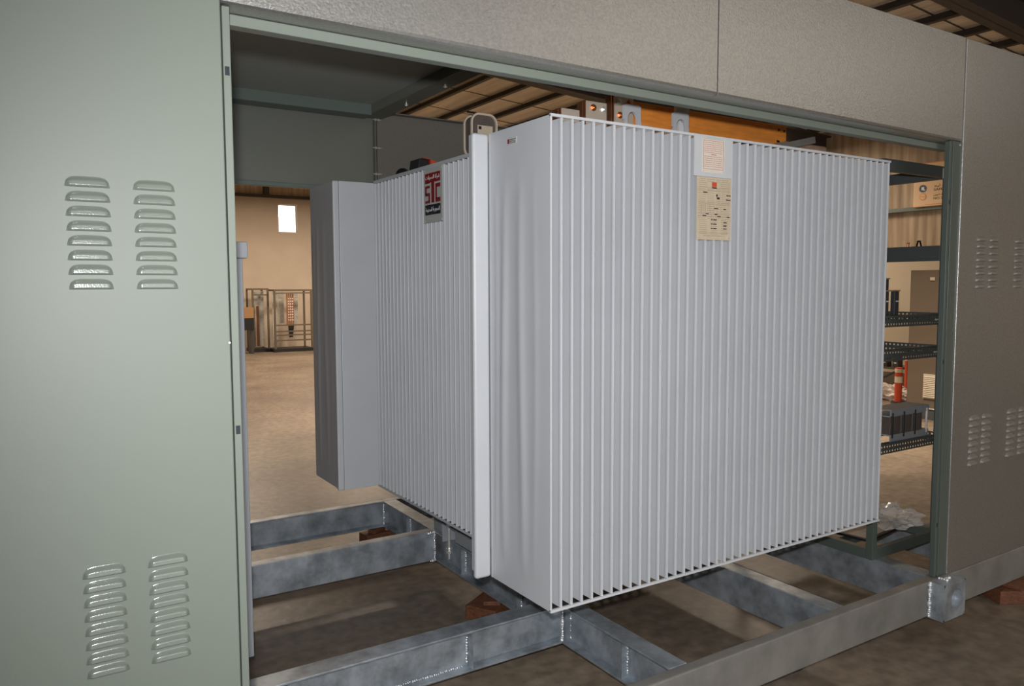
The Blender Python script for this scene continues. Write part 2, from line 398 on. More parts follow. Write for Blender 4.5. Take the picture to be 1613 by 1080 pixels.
# short beam, open towards the camera, with flanges and stiffeners
b = MB(); b.box(.65, XA-.001, 2.83, 2.93, zt_-.01, zt_).box(.65, XA-.001, 2.83, 2.93, zb, zb+.01).box(.65, XA+.03, 2.876, 2.884, zb+.01, zt_-.01)
b.build('short_beam', 'galv', BF, bevel=.002)
for x in (.80, 1.595):
    MB().box(x-.004, x+.004, 2.834, 2.876, zb+.01, zt_-.01).build('stiffener_plate', 'galv', BF)
    weld([((x-.01, 2.868, zb+.03), (x-.01, 2.868, zt_-.04))], r=.004)
weld([((1.0, 2.868, zb+.014), (1.56, 2.868, zb+.014))], r=.0035, step=.010)
# second short beam with its flat back towards the camera
b = MB(); b.box(.65, XA-.001, 4.14, 4.149, zb, zt_).box(.65, XA-.001, 4.149, 4.21, zt_-.01, zt_).box(.65, XA-.001, 4.149, 4.21, zb, zb+.01)
b.build('short_beam', 'galv', BF, bevel=.002)
weld([((XA-.003, 4.132, zb+.01), (XA-.003, 4.132, zt_-.01)), ((XA-.05, 4.132, zt_-.004), (XA-.005, 4.132, zt_-.004)), ((XA-.03, 4.13, zb+.004), (XA-.002, 4.13, zb+.004))], r=.006)
weld([((XA-.006, 2.822, zb+.02), (XA-.006, 2.822, zt_-.015))], r=.006)
weld([((XA-.002, 4.908, zb+.02), (XA-.002, 4.908, zt_-.02))], r=.006)
weld([((XA+.045, 2.822, zb+.02), (XA+.045, 2.822, zt_-.02))], r=.005)
# lifting lug box on the front beam
def ring_face(b, cx, cz, r, x0, x1, z0, z1, y, depth, n=32):
    """square face with a round hole and the hole's wall"""
    sq = []; ci = []
    for i in range(n):
        t = 2*PI*(i+.5)/n; c, s = math.cos(t), math.sin(t); k = 1/max(abs(c), abs(s))
        sq.append(((x0+x1)/2 + c*k*(x1-x0)/2, y, (z0+z1)/2 + s*k*(z1-z0)/2)); ci.append((cx+c*r, y, cz+s*r))
    inn = [(p[0], y+depth, p[2]) for p in ci]
    b.add(sq+ci+inn, [(i, (i+1) % n, n+(i+1) % n, n+i) for i in range(n)] + [(n+i, n+(i+1) % n, 2*n+(i+1) % n, 2*n+i) for i in range(n)] + [tuple(range(2*n, 3*n))])
b = MB(); lx0, lx1, ly, lz0, lz1 = 3.785, 3.985, 1.997, .095, .28
ring_face(b, 3.905, .192, .05, lx0, lx1, lz0, lz1, ly, .03)
b.add([(lx0, ly, lz0), (lx1, ly, lz0), (lx1, ly, lz1), (lx0, ly, lz1), (lx0, 2.0715, lz0), (lx1, 2.0715, lz0), (lx1, 2.0715, lz1), (lx0, 2.0715, lz1)],
      [(0, 1, 5, 4), (1, 2, 6, 5), (2, 3, 7, 6), (3, 0, 4, 7)])
b.build('lifting_lug', 'galv', BF)
weld([((lx0-.004, 2.066, lz0+.01), (lx0-.004, 2.066, lz1-.005))], r=.007)
weld([((3.865, 2.03, .283), (3.865, 2.066, .283)), ((3.88, 2.04, .283), (3.91, 2.04, .283))], r=.007)

# timber packers under the frame
def packer(name, x, y, rz, label, small=True, L=.20, Wd=.14):
    e = tag(empty(name, (x, y, 0)), label, 'wood block', None)
    R = Matrix.Rotation(rz, 3, 'Z')
    MB().box(x-L/2, x+L/2, y-Wd/2, y+Wd/2, 0, .075, R=R, piv=(x, y, 0)).build('block', 'redwood', e, bevel=.004)
    MB().box(x-L/3, x+L/4, y-Wd/4, y+Wd/4, .075, .098, R=Matrix.Rotation(rz+.5, 3, 'Z'), piv=(x, y, 0)).build('packing_piece', 'redwood', e, bevel=.003)
packer('wood_packer', 2.09, 3.50, .55, 'red-brown wooden packer under the I beam, beside the front fins', L=.26, Wd=.18)
packer('wood_packer', 2.03, 4.93, .1, 'red-brown wooden packer under the far corner of the skid frame', L=.22, Wd=.12)
packer('wood_packer', 4.72, 2.05, -.5, 'red-brown wooden packer under the front beam, right of the lifting lug', L=.42, Wd=.2)

# ============================================================ KIOSK ENCLOSURE
K = tag(empty('kiosk_enclosure', (2.4, 3.5, .28)), 'grey-green sheet steel kiosk enclosure with louvred side panels standing on the galvanised skid', 'electrical enclosure')
F0 = 2.08
def louvre(b, x0, x1, z0, z1, y, out=.012, nu=36, nv=16):
    """one pressed louvre: domed hood, open lip at its lower edge"""
    vs = []; w2 = (x1-x0)/2; cx = (x0+x1)/2; h = z1-z0
    for j in range(nv+1):
        v = j/nv
        for i in range(nu+1):
            u = -1 + 2*i/nu
            # outline: straight lower edge, rounded shoulders
            hh = (max(0, 1-abs(u)**5))**.5
            z = z0 + h*v*max(hh, .0)
            q = min(1, (1-v)/.5); prof = (q*q*(3-2*q))*(.78+.22*(1-v))
            if v < .12: prof *= .90+.10*(v/.12)
            qu = min(1, (1-abs(u))/.22); d = out*prof*qu*qu*(3-2*qu)
            if j == 0: d = 0; z = z0
            vs.append((cx+u*w2, y-d, z - (0.0 if j else .002)))
    fs = [(j*(nu+1)+i, j*(nu+1)+i+1, (j+1)*(nu+1)+i+1, (j+1)*(nu+1)+i) for j in range(nv) for i in range(nu)]
    b.add(vs, fs)
def louvre_bank(x0, x1, ztop, pitch, h, y, parent, m, cnt=8, out=.011):
    b = MB()
    for k in range(cnt):
        z1 = ztop - k*pitch; louvre(b, x0, x1, z1-h, z1, y, out)
    b.build('louvre_bank', m, parent, smooth=True)
# left front panel
lp = MB().box(-1.0, .461, F0, F0+.025, .282, 2.952).build('side_panel', 'paint', K, bevel=.003)
for xa in (.103, .246, -.42, -.56):
    louvre_bank(xa, xa+.094, 2.022, .0340, .023, F0-.0005, lp, 'lpaint', out=.0075)
    louvre_bank(xa, xa+.094, 1.094, .0352, .026, F0-.0005, lp, 'lpaint')
# left door post beside it
p = MB().box(.4645, .4835, F0+.001, F0+.09, .282, 2.468).build('door_post', 'paint', K, bevel=.002)
for z in (2.308, 1.391): MB().box(.468, .479, F0-.0005, F0+.004, z-.011, z+.011).build('slot_plug', 'ink', p)
MB().cyl((.458, F0-.0035, 1.62), (.458, F0+.002, 1.62), .0028, 10).build('screw_head', 'bolt', lp)
# header panels with folded lower edge
def header(x0, x1, y, s):
    b = MB(); prof = [(y, 2.482), (y, 2.955), (y+.09, 2.955), (y+.09, 2.470), (y+.012, 2.470), (y+.004, 2.474)]
    b.prism(prof, 'X', x0, x1); b.v = [(p[0], p[1], p[2]-(.006*(p[0]-1.7) if p[2] < 2.6 else 0)) for p in b.v]; return b
header(.463, 2.233, F0, 1).build('header_panel', 'hammer', K, bevel=.0015)
header(2.238, 3.946, F0, 1).build('header_panel', 'hammer', K, bevel=.0015)
# lintel under the header
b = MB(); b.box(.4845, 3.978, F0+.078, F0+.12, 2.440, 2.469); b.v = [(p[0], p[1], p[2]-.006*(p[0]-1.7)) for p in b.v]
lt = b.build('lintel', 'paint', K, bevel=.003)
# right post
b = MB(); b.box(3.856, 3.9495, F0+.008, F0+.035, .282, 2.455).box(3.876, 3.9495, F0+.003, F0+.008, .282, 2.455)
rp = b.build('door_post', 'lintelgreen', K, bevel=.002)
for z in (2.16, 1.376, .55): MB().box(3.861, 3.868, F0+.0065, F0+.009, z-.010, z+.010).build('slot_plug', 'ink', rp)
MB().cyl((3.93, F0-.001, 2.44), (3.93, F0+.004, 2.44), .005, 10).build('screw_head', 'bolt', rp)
# right front panel
rpn = MB().box(3.950, 5.55, F0-.004, F0+.025, .282, 2.952).build('side_panel', 'hammer', K, bevel=.003)
rpn.name = 'side_panel.001'; WORLD['side_panel.001'] = Vector(((3.950+5.55)/2, (F0-.004+F0+.025)/2, .282))
for xa in (4.11, 4.235, 4.497, 4.625, 4.90, 5.03):
    louvre_bank(xa, xa+.085, 2.003, .0340, .024, F0-.0045, rpn, 'hamlouv', out=.013)
    louvre_bank(xa, xa+.085, 1.084, .0340, .024, F0-.0045, rpn, 'hamlouv', out=.013)
# left part of the roof
rf = MB().box(-1.0, 2.112, 2.175, 4.99, 2.93, 2.945).build('roof_panel', 'ceilp', K)
b = MB(); b.box(1.985, 2.112, 2.175, 4.94, 2.872, 2.882).box(2.104, 2.112, 2.175, 4.94, 2.882, 2.93).box(1.985, 1.992, 2.175, 4.94, 2.882, 2.93)
rb = b.build('roof_beam', 'inner', K, bevel=.002)
b = MB(); b.box(-1.0, 1.985, 4.80, 4.808, 2.862, 2.93).box(-1.0, 1.985, 4.808, 4.93, 2.862, 2.870)
b.build('roof_beam', 'green', K, bevel=.002)
MB().box(-1.0, 1.98, 2.175, 2.23, 2.86, 2.93).build('roof_beam', 'inner', K)
MB().box(2.112, 5.55, 2.175, 2.22, 2.88, 2.945).build('roof_beam', 'inner', K)
def stud(p, d, parent, L=.045):
    p = Vector(p); d = Vector(d).normalized()
    b = MB(); b.cyl(p - d*L/2, p + d*L/2, .005, 8).cyl(p-d*.014, p-d*.006, .011, 6).cyl(p+d*.006, p+d*.014, .011, 6)
    b.build('bolt', 'bolt', parent)
for y in (3.90, 4.41): stud((1.935+.115, y, 2.868), (0, 0, 1), rb, .03)
# rear header panels, inside faces
def rear(x0, x1, m, nm='rear_panel'):
    b = MB(); b.box(x0, x1, 4.985, 5.0, 2.416, 2.925).box(x0, x1, 4.935, 4.985, 2.918, 2.925)
    b.box(x0, x0+.006, 4.94, 4.985, 2.416, 2.918).box(x1-.006, x1, 4.94, 4.985, 2.416, 2.918)
    return b.build(nm, m, K, bevel=.0015)
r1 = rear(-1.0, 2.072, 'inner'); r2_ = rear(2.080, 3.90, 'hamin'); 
b = MB(); b.box(.5, 3.9, 4.955, 5.0, 2.387, 2.414); b.build('lintel', 'green', K, bevel=.003)
for z in (2.865, 2.68, 2.507): stud((2.076, 4.93, z), (1, 0, 0), r1, .06)
stud((1.435, 4.925, 2.892), (0, 0, 1), r1, .05)
MB().box(-1.0, .5, 4.98, 5.0, .282, 2.39).build('side_panel', 'paint', K)
MB().box(-1.0, -.98, 2.11, 4.975, .282, 2.925).build('end_panel', 'paint', K)
# grey inner post with its cap, behind the left panel
e = MB().box(.690, .742, 3.10, 3.16, .283, 1.872).build('inner_post', 'grey', K, bevel=.004)
MB().box(.680, .760, 3.09, 3.17, 1.872, 1.935).build('post_cap', 'grey', e, bevel=.004)
MB().box(.700, .712, 3.092, 3.10, .33, 1.25).build('cover_strip', 'darkgrey', e)
for z in (.62, .95, 1.5): MB().cyl((.745, 3.13, z), (.739, 3.13, z), .006, 8).build('screw_head', 'bolt', e)

# ============================================================ TRANSFORMER
T = tag(empty('power_transformer', (2.7, 3.55, .28)), 'large pale grey oil transformer with dense corrugated cooling fins inside the open kiosk', 'transformer')
TX0, TX1 = 1.632, 3.70
FZ0, FZ1 = .548, 2.37
TY0, TYb = 2.30, 2.72
MB().box(2.10, 3.28, 2.735, 4.39, .40, 2.36).build('tank', 'white', T, bevel=.004)
MB().box(1.93, 3.40, 2.735, 4.39, 2.3625, 2.3945).build('tank_cover', 'white', T, bevel=.004)
def fin(b, x, y0, y1, z0, z1, t=.009):
    """fin with a rounded, slightly swollen nose"""
    h = t/2; P = [(x-h, y1), (x-h*.7, y0+.02), (x-h, y0+.007), (x-h*.6, y0+.001), (x+h*.6, y0+.001), (x+h, y0+.007), (x+h*.7, y0+.02), (x+h, y1)]
    b.prism(P, 'Z', z0, z1)
def finx(b, y, x0, x1, z0, z1, t=.009):
    h = t/2; P = [(x1, y-h), (x0+.02, y-h*.7), (x0+.007, y-h), (x0+.001, y-h*.6), (x0+.001, y+h*.6), (x0+.007, y+h), (x0+.02, y+h*.7), (x1, y+h)]
    b.prism(P, 'Z', z0, z1)
def finpack(rear=False):
    b = MB(); N = 43; dx = (TX1-TX0)/(N-1)
    y0, y1 = (TY0, TYb) if not rear else (4.40, 4.84)
    for k in range(1, N):
        x = TX0 + k*dx
        if not rear:
            fin(b, x, y0, y1, FZ0+.004, FZ1-.006)
        else: b.box(x-.0045, x+.0045, y0, y1, FZ0+.004, FZ1-.006)
    b.box(TX0-.005, TX1+.005, (y1-.004) if not rear else y0-.004, (y1+.006) if not rear else y0+.002, FZ0, FZ1)
    # tie rods across the noses
    yy = y0-.002 if not rear else y1
    for z in (FZ0-.004, FZ1-.006): b.box(TX0-.004, TX1+.004, yy-.002, yy+.008, z, z+.010)
    return b
fp = finpack().build('front_fin_wall', 'white', T)
rpk = finpack(True).build('rear_fin_wall', 'white', T)
# outermost fin of the front wall: broad flat side with pressed swellings
def side_face(name, x, y0, y1, parent, out, ny=90, nz=60):
    vs = []
    for j in range(nz+1):
        z = FZ0 + (FZ1-FZ0)*j/nz; tz = j/nz
        env = max(0, math.sin(PI*min(1, max(0, (tz-.05)/.84))))**.45
        for i in range(ny+1):
            y = y0 + (y1-y0)*i/ny; q = (y-y0)/(y1-y0)
            d = 0
            for c, a, s in ((.25, .25, .05), (.46, .75, .06), (.76, 1.1, .06), (.90, .5, .04)):
                cc = c + .02*math.sin(tz*5+c*9)
                d += a*math.exp(-((q-cc)/s)**2)
            edge = min(1, q/.08, (1-q)/.06)
            vs.append((x - out*d*env*max(0, edge), y, z))
    fs = [(j*(ny+1)+i, j*(ny+1)+i+1, (j+1)*(ny+1)+i+1, (j+1)*(ny+1)+i) for j in range(nz) for i in range(ny)]
    b = MB(); b.add(vs, fs)
    b.box(x+.0005, x+.008, y0, y1, FZ0, FZ1)
    o = b.build(name, 'white', parent)
    for p in o.data.polygons: p.use_smooth = len(p.vertices) == 4 and p.index < len(fs)
    return o
of = side_face('outer_fin', TX0-.004, TY0, TYb-.004, fp, .0085)
side_face('outer_fin', TX0-.052, 4.402, 4.84, rpk, .004)
# corner flange strips at the outer ends of the walls
b = MB(); b.box(1.553, 1.6275, 2.724, 2.752, FZ0, FZ1); b.build('edge_flange', 'white', fp, bevel=.012, seg=4)
b = MB(); b.box(1.566, 1.60, 2.760, 2.785, FZ0+.02, FZ1); b.build('edge_flange', 'white', fp, bevel=.006, seg=3)
b = MB(); b.box(1.60, 2.12, 4.376, 4.394, FZ0, FZ1); b.build('corner_sheet', 'white', rpk, bevel=.003)
b = MB(); b.box(1.562, 1.60, 4.376, 4.40, FZ0, FZ1); b.build('edge_flange', 'white', rpk, bevel=.008, seg=3)
# left and right fin walls on the short sides
def short_pack(x0, x1, name):
    b = MB(); y = 2.80
    while y < 4.37:
        if x0 < x1: finx(b, y, x0, x1, FZ0+.004, FZ1-.006)
        else: b.box(x1, x0, y-.0045, y+.0045, FZ0+.004, FZ1-.006)
        y += .0489
    a, c = min(x0, x1), max(x0, x1)
    xx = x0-.003 if x0 < x1 else x0-.006
    for z in (FZ0-.004, FZ1-.006): b.box(xx, xx+.009, 2.79, 4.37, z, z+.010)
    b.box(x1-.003, x1+.003, 2.755, 4.375, FZ0, FZ1)
    return b.build(name, 'white', T)
lf = short_pack(1.815, 2.10, 'left_fin_wall'); short_pack(3.56, 3.28, 'right_fin_wall')
# rim along the fin tops
MB().box(1.812, 1.84, 2.79, 4.37, FZ1+.004, FZ1+.011).build('top_rim', 'white', lf)
# base channels and clamps on the skid
for ya in (3.0,):
    pass
b = MB(); b.box(2.03, 2.16, 3.45, 3.98, .281, .289).box(2.03, 2.16, 3.45, 3.98, .40, .408).box(2.150, 2.158, 3.45, 3.98, .289, .40)
b = MB(); b.box(2.02, 2.15, 3.50, 3.93, .385, .395).box(2.03, 2.038, 3.50, 3.80, .315, .385).box(2.02, 2.15, 3.93, 3.938, .281, .395).box(2.142, 2.15, 3.50, 3.93, .281, .385)
b.build('base_channel', 'grey', T, bevel=.002)
MB().box(2.10, 3.26, 3.50, 3.60, .281, .40).build('base_channel', 'grey', T)
MB().box(2.10, 3.26, 4.10, 4.20, .281, .40).build('base_channel', 'grey', T)
b = MB(); b.cyl((2.025, 3.86, .20), (2.025, 3.86, .42), .007, 10).cyl((2.025, 3.86, .235), (2.025, 3.86, .252), .016, 6).cyl((2.025, 3.86, .396), (2.025, 3.86, .41), .016, 6).cyl((2.025, 3.86, .262), (2.025, 3.86, .265), .02, 14)
b.build('clamp_bolt', 'bolt', T)

# ---- plates
def flatbox(x0, x1, z0, z1, y, t=.0015): return MB().box(x0, x1, y-t, y, z0, z1)
pb = flatbox(2.335, 2.555, 2.205, 2.372, 2.2955, .004).build('plate_bracket', 'white', T)
wp = flatbox(2.379, 2.507, 2.222, 2.366, 2.291).build('warning_plate', 'pinkplate', pb)
yp = 2.2893
b = MB(); b.box(2.385, 2.501, yp-.0004, yp, 2.236, 2.2375).box(2.385, 2.3865, yp-.0004, yp, 2.2375, 2.352).box(2.4995, 2.501, yp-.0004, yp, 2.2375, 2.352).box(2.385, 2.501, yp-.0004, yp, 2.350, 2.3515)
rr = random.Random(3)
for r in range(13):
    z = 2.342 - r*.008
    if r == 6: b.box(2.43, 2.46, yp-.0004, yp, z, z+.0028); continue
    x = 2.390
    while x < 2.490:
        l = rr.uniform(.004, .014); b.box(x, min(x+l, 2.495), yp-.0004, yp, z, z+.0018); x += l+.003
b.build('print', 'redtext', wp)
MB().box(2.381, 2.505, yp-.0002, yp, 2.3555, 2.3655).build('title_strip', 'plate', wp)
for x in (2.386, 2.500):
    for z in (2.228, 2.360): MB().cyl((x, 2.287, z), (x, 2.2895, z), .0035, 10).build('rivet', 'bolt', wp)
npz0, npz1, nx0, nx1 = 1.948, 2.204, 2.352, 2.553
npl = flatbox(nx0, nx1, npz0, npz1, 2.2935, .002).build('rating_plate', 'cream', T)
yp = 2.2915
def nb(u0, u1, v0, v1, b): b.box(nx0+(nx1-nx0)*u0, nx0+(nx1-nx0)*u1, yp-.0005, yp, npz1-(npz1-npz0)*v1, npz1-(npz1-npz0)*v0)
b = MB()
for v in (.165, .205, .395, .42, .575, .62, .885): nb(.03, .97, v, v+.004, b)
for u in (.13, .25, .38, .50, .70): nb(u, u+.004, .42, .60, b)
for v in (.455, .49, .525): nb(.03, .5, v, v+.003, b)
for r in range(30):
    v = .03 + r*.031
    if .08 < v < .16: segs = ((.06, .3), (.7, .95))
    elif v > .9: segs = ((.2, .8),)
    elif v > .66: segs = ((.08, .3), (.4, .6), (.72, .92))
    else: segs = ((.05, .25), (.3, .5), (.55, .68), (.72, .95))
    for a, c in segs:
        u = a
        while u < c:
            l = rr.uniform(.015, .05); nb(u, min(c, u+l), v, v+.007, b); u += l+.012
b.build('fine_print', 'inkb', npl)
b = MB()
for u0, u1, v in ((.18, .30, .235), (.86, .92, .265), (.93, .98, .265), (.85, .98, .335), (.5, .62, .485), (.78, .86, .49), (.26, .35, .575), (.52, .6, .578), (.17, .28, .607), (.6, .7, .61), (.88, .97, .615),
                   (.42, .46, .665), (.48, .58, .665), (.42, .46, .735), (.48, .58, .735), (.42, .46, .805), (.48, .58, .805), (.78, .88, .705), (.78, .88, .757), (.78, .88, .805)):
    nb(u0, u1, v, v+.016, b)
nb(.56, .6, .265, .30, b); nb(.58, .66, .31, .34, b)
nb(.43, .57, .155, .175, b)
b.build('stamped_values', 'ink', npl)
b = MB(); nb(.43, .57, .075, .15, b); b.build('logo_mark', 'orange', npl)
for u in (.07, .93):
    for v in (.04, .96): MB().cyl((nx0+(nx1-nx0)*u, yp-.003, npz1-(npz1-npz0)*v), (nx0+(nx1-nx0)*u, yp, npz1-(npz1-npz0)*v), .0035, 10).build('rivet', 'bolt', npl)

# maker's plate on the short side (faces -X; reads from far to near)
ya, yb_ = 3.685, 3.478
def vx(y0, y1, z0, z1, b, lift=0.0, t=.0006): b.box(1.806-lift-t, 1.806-lift, min(y0, y1), max(y0, y1), z0, z1)
mp_ = MB(); mp_.box(1.806, 1.810, yb_, ya, 2.085, 2.362); mpl = mp_.build('maker_plate', 'plate', T)
W = ya-yb_
def L(u0, u1, v0, v1, b, lift=.0002): vx(ya-W*u0, ya-W*u1, 2.335-.215*v1, 2.335-.215*v0, b, lift)
# red title band, red letters, black band
b = MB(); L(.08, .90, 0, .225, b)
L(.08, .33, .215, .235, b)
# letter S (left), T (middle), C (right) as block shapes
L(.08, .34, .29, .35, b); L(.08, .16, .35, .50, b); L(.08, .34, .46, .53, b); L(.26, .34, .53, .66, b); L(.08, .34, .64, .70, b)
L(.42, .58, .225, .70, b)
L(.64, .90, .27, .36, b); L(.64, .72, .36, .62, b); L(.64, .90, .60, .70, b)
b.build('red_letters', 'red', mpl)
b = MB(); L(.08, .90, .74, .98, b); b.build('black_band', 'ink', mpl)
# Arabic lettering in presentation forms, visual order
def ar(s): return s[::-1]
top = '\uFEB7\uFEAE\uFEDB\uFE94 \uFE8D\uFEDF\uFEE4\uFEA4\uFEEE\uFEFB\uFE95'
bot = '\uFE8D\uFEDF\uFEB4\uFECC\uFEEE\uFEA9\uFEF3\uFE94 \uFE8D\uFEDF\uFEE4\uFEA4\uFEAA\uFEED\uFEA9\uFE93'
text_mesh('arabic_title', ar(top), .03, 'ltext', (1.8048, ya-W*.12, 2.335-.215*.17), (0, -1, 0), (0, 0, 1), mpl, width=W*.74, height=.026, depth=.0003)
text_mesh('arabic_title', ar(bot), .03, 'ltext', (1.8048, ya-W*.12, 2.335-.215*.93), (0, -1, 0), (0, 0, 1), mpl, width=W*.74, height=.028, depth=.0003)
for y in (ya-.01, yb_+.01):
    for z in (2.095, 2.352): MB().cyl((1.802, y, z), (1.806, y, z), .004, 10).build('rivet', 'bolt', mpl)
# small sticker on the outer fin
st = MB().box(TX0-.0062, TX0-.0048, 2.520, 2.586, 2.303, 2.329).build('sticker', 'plate', of)
b = MB(); b.box(TX0-.0068, TX0-.0062, 2.569, 2.582, 2.308, 2.325); b.build('sticker_mark', 'red', st)
b = MB()
for r in range(3):
    z = 2.320 - r*.006; y = 2.565
    while y > 2.527:
        l = rr.uniform(.003, .009); b.box(TX0-.0068, TX0-.0062, max(2.524, y-l), y, z, z+.003); y -= l+.003
b.build('fine_print', 'ink', st)

# ---- fittings on the cover
def eye(x, y):
    zb_ = 2.395
    w0, w1 = .062, .048; h = 2.585-zb_; n = 14
    out = [(x-w0, zb_), (x+w0, zb_), (x+w1, zb_+h), (x-w1+.01, zb_+h-.012)]
    cz = zb_+h*.52; ho = [(x+math.cos(PI*t/n)*.030, cz+.02+math.sin(PI*t/n)*.038) for t in range(n+1)] + [(x-.030, cz-.045), (x+.030, cz-.045)]
    bm = MB()
    # outline minus slot: build as left cheek, right cheek and crown
    N = len(ho)
    def cheek(poly): bm.prism(poly, 'Y', y-.007, y+.007)
    hx = .030
    cheek([out[0], (x-hx, zb_), (x-hx, cz+.02), (x-w1+.004, cz+.02)])
    cheek([(x+hx, zb_), out[1], (x+w1+.004, cz+.02), (x+hx, cz+.02)])
    cheek([(x-hx, zb_), (x+hx, zb_), (x+hx, cz-.045), (x-hx, cz-.045)])
    for k in range(n):
        t0, t1 = PI*k/n, PI*(k+1)/n
        def outer(t):
            c, s = math.cos(t), math.sin(t)
            zz = zb_+h
            kx = (w1+.002)/abs(c) if abs(c) > 1e-6 else 1e9; kz = (zz-(cz+.02))/s if s > 1e-6 else 1e9
            k_ = min(kx, kz); return (x+c*k_, cz+.02+s*k_)
        def inn(t): return (x+math.cos(t)*.030, cz+.02+math.sin(t)*.038)
        cheek([inn(t0), outer(t0), outer(t1), inn(t1)])
    bm.build('lifting_eye', 'white', T)
eye(2.41, 2.76); eye(2.715, 2.76)
# low voltage terminals: stacked flag plates with bolts
def terminal(x0, x1, ztop, y, holes):
    b = MB(); b.box(x0, x1, y-.006, y+.006, 2.43, ztop)
    t = b.build('terminal_flag', 'tin', T, bevel=.001)
    b = MB(); b.box(x0-.012, x0-.006, y-.012, y+.03, 2.43, ztop-.002).box(x0-.024, x0-.018, y-.010, y+.03, 2.43, ztop-.008)
    b.build('busbar', 'copper', t)
    for hx, hz, m in holes:
        b = MB(); b.cyl((hx, y-.022, hz), (hx, y-.006, hz), .007, 8).cyl((hx, y-.016, hz), (hx, y-.006, hz), .0125, 6).cyl((hx, y-.009, hz), (hx, y-.0062, hz), .016, 14)
        b.build('terminal_bolt', m, t)
    MB().cyl(((x0+x1)/2, y, 2.395), ((x0+x1)/2, y, 2.44), .05, 18).build('bushing', 'darkgrey', T)
terminal(2.378, 2.494, 2.648, 2.85, ((2.402, 2.615, 'bolt'), (2.468, 2.614, 'copper'), (2.411, 2.553, 'copper')))
terminal(2.212, 2.332, 2.597, 2.85, ((2.253, 2.569, 'copper'), (2.312, 2.567, 'bolt')))
terminal(2.075, 2.175, 2.548, 2.85, ())
# filler pipe
b = MB(); b.cyl((2.808, 2.845, 2.395), (2.808, 2.845, 2.630), .034, 20).cyl((2.808, 2.845, 2.62), (2.808, 2.845, 2.640), .037, 20); b.build('filler_pipe', 'white', T, smooth=False)
MB().cyl((2.808, 2.845, 2.640), (2.808, 2.845, 2.76), .033, 20).build('filler_cap', 'rackpost', T)
# oil relay box with glazed rounded frame, behind the top left corner
def rrect(cx, cz, w, h, r, n=6):
    P = []
    for qx, qz, a0 in ((1, 1, 0), (-1, 1, PI/2), (-1, -1, PI), (1, -1, 1.5*PI)):
        for k in range(n+1):
            t = a0 + PI/2*k/n; P.append((cx+qx*(w/2-r)+math.cos(t)*r, cz+qz*(h/2-r)+math.sin(t)*r))
    return P
gx, gy, gz = 1.965, 3.34, 2.495
b = MB(); b.prism(rrect(gx, gz, .135, .195, .04), 'Y', gy, gy+.07); gb = b.build('relay_box', 'coil', T)
b = MB()
for yy, tt in ((gy-.010, .010), (gy+.062, .010)):
    o_, i_ = rrect(gx, gz, .15, .21, .046), rrect(gx, gz, .132, .192, .038); nn = len(o_)
    vs = [(p[0], yy, p[1]) for p in o_] + [(p[0], yy, p[1]) for p in i_] + [(p[0], yy+tt, p[1]) for p in o_] + [(p[0], yy+tt, p[1]) for p in i_]
    fs = []
    for i in range(nn):
        j = (i+1) % nn; fs += [(i, j, nn+j, nn+i), (2*nn+i, 3*nn+i, 3*nn+j, 2*nn+j), (i, 2*nn+i, 2*nn+j, j), (nn+i, nn+j, 3*nn+j, 3*nn+i)]
    b.add(vs, fs)
b.build('relay_rim', 'tin', gb)
rl = MB().box(gx-.035, gx+.050, gy-.003, gy-.0005, gz-.075, gz+.048).build('relay_label', 'cream', gb)
b = MB(); b.box(gx-.030, gx-.014, gy-.0036, gy-.003, gz+.028, gz+.043); b.build('label_mark', 'ink', rl)
MB().cyl((gx, gy+.05, 2.395), (gx, gy+.05, 2.41), .04, 16).build('relay_neck', 'darkgrey', gb)
b = MB(); b.cyl((gx-.03, gy+.03, gz+.095), (gx-.03, gy+.03, gz+.115), .008, 8).cyl((gx-.03, gy+.03, gz+.112), (gx-.075, gy+.03, gz+.112), .005, 8); b.build('relay_vent', 'black', gb)
# dark bushings seen over the short side
b = MB(); b.prism([(1.925, 2.41), (1.995, 2.41), (1.995, 2.468), (1.97, 2.474), (1.935, 2.474)], 'Y', 4.0, 4.12); hb = b.build('bushing_cover', 'black', T, bevel=.003)
b = MB(); b.prism([(1.945, 2.4745), (1.985, 2.4745), (2.05, 2.455), (2.058, 2.44), (1.998, 2.42), (1.9975, 2.47)], 'Y', 3.985, 4.12); b.build('bushing_cap', 'orange', hb)
MB().box(1.95, 2.05, 4.02, 4.1, 2.395, 2.4095).build('bushing_foot', 'darkgrey', hb)
b = MB(); b.sphere((1.975, 4.31, 2.418), .044, 14, 8).cyl((1.975, 4.31, 2.372), (1.975, 4.31, 2.42), .042, 14); b.build('bushing_dome', 'black', T, smooth=True)

# ---- things lying on the cover
o = MB(); o.box(2.53, 3.675, 2.905, 2.945, 2.535, 2.645)
tb = tag(o.build('timber_beam', 'timber', None, bevel=.003), 'long orange laminated wood bar lying across the top of the transformer behind the lifting eyes', 'wooden beam')
b = MB()
for x, z in ((3.61, 2.617), (3.655, 2.615), (3.60, 2.555), (3.61, 2.553)): b.cyl((x, 2.903, z), (x, 2.9065, z), .007, 12)
b.build('bolt_hole', 'black', tb)
for x in (2.62, 3.5): MB().box(x-.04, x+.04, 2.89, 2.96, 2.395, 2.535).build('support_block', 'white', T, bevel=.003)
b = MB(); b.bar((2.98, 2.57, 2.385), (3.46, 2.57, 2.495), .03, .034)
tag(b.build('flat_bar', 'galvd', None, bevel=.003), 'short grey steel bar propped on the transformer top beside the brown wood block', 'steel bar')
o = MB(); o.box(3.29, 3.62, 2.60, 2.69, 2.3665, 2.482)
tag(o.build('wood_block', 'rawwood', None, bevel=.012), 'rounded raw brown wood block on the transformer top near its right corner', 'wood block')

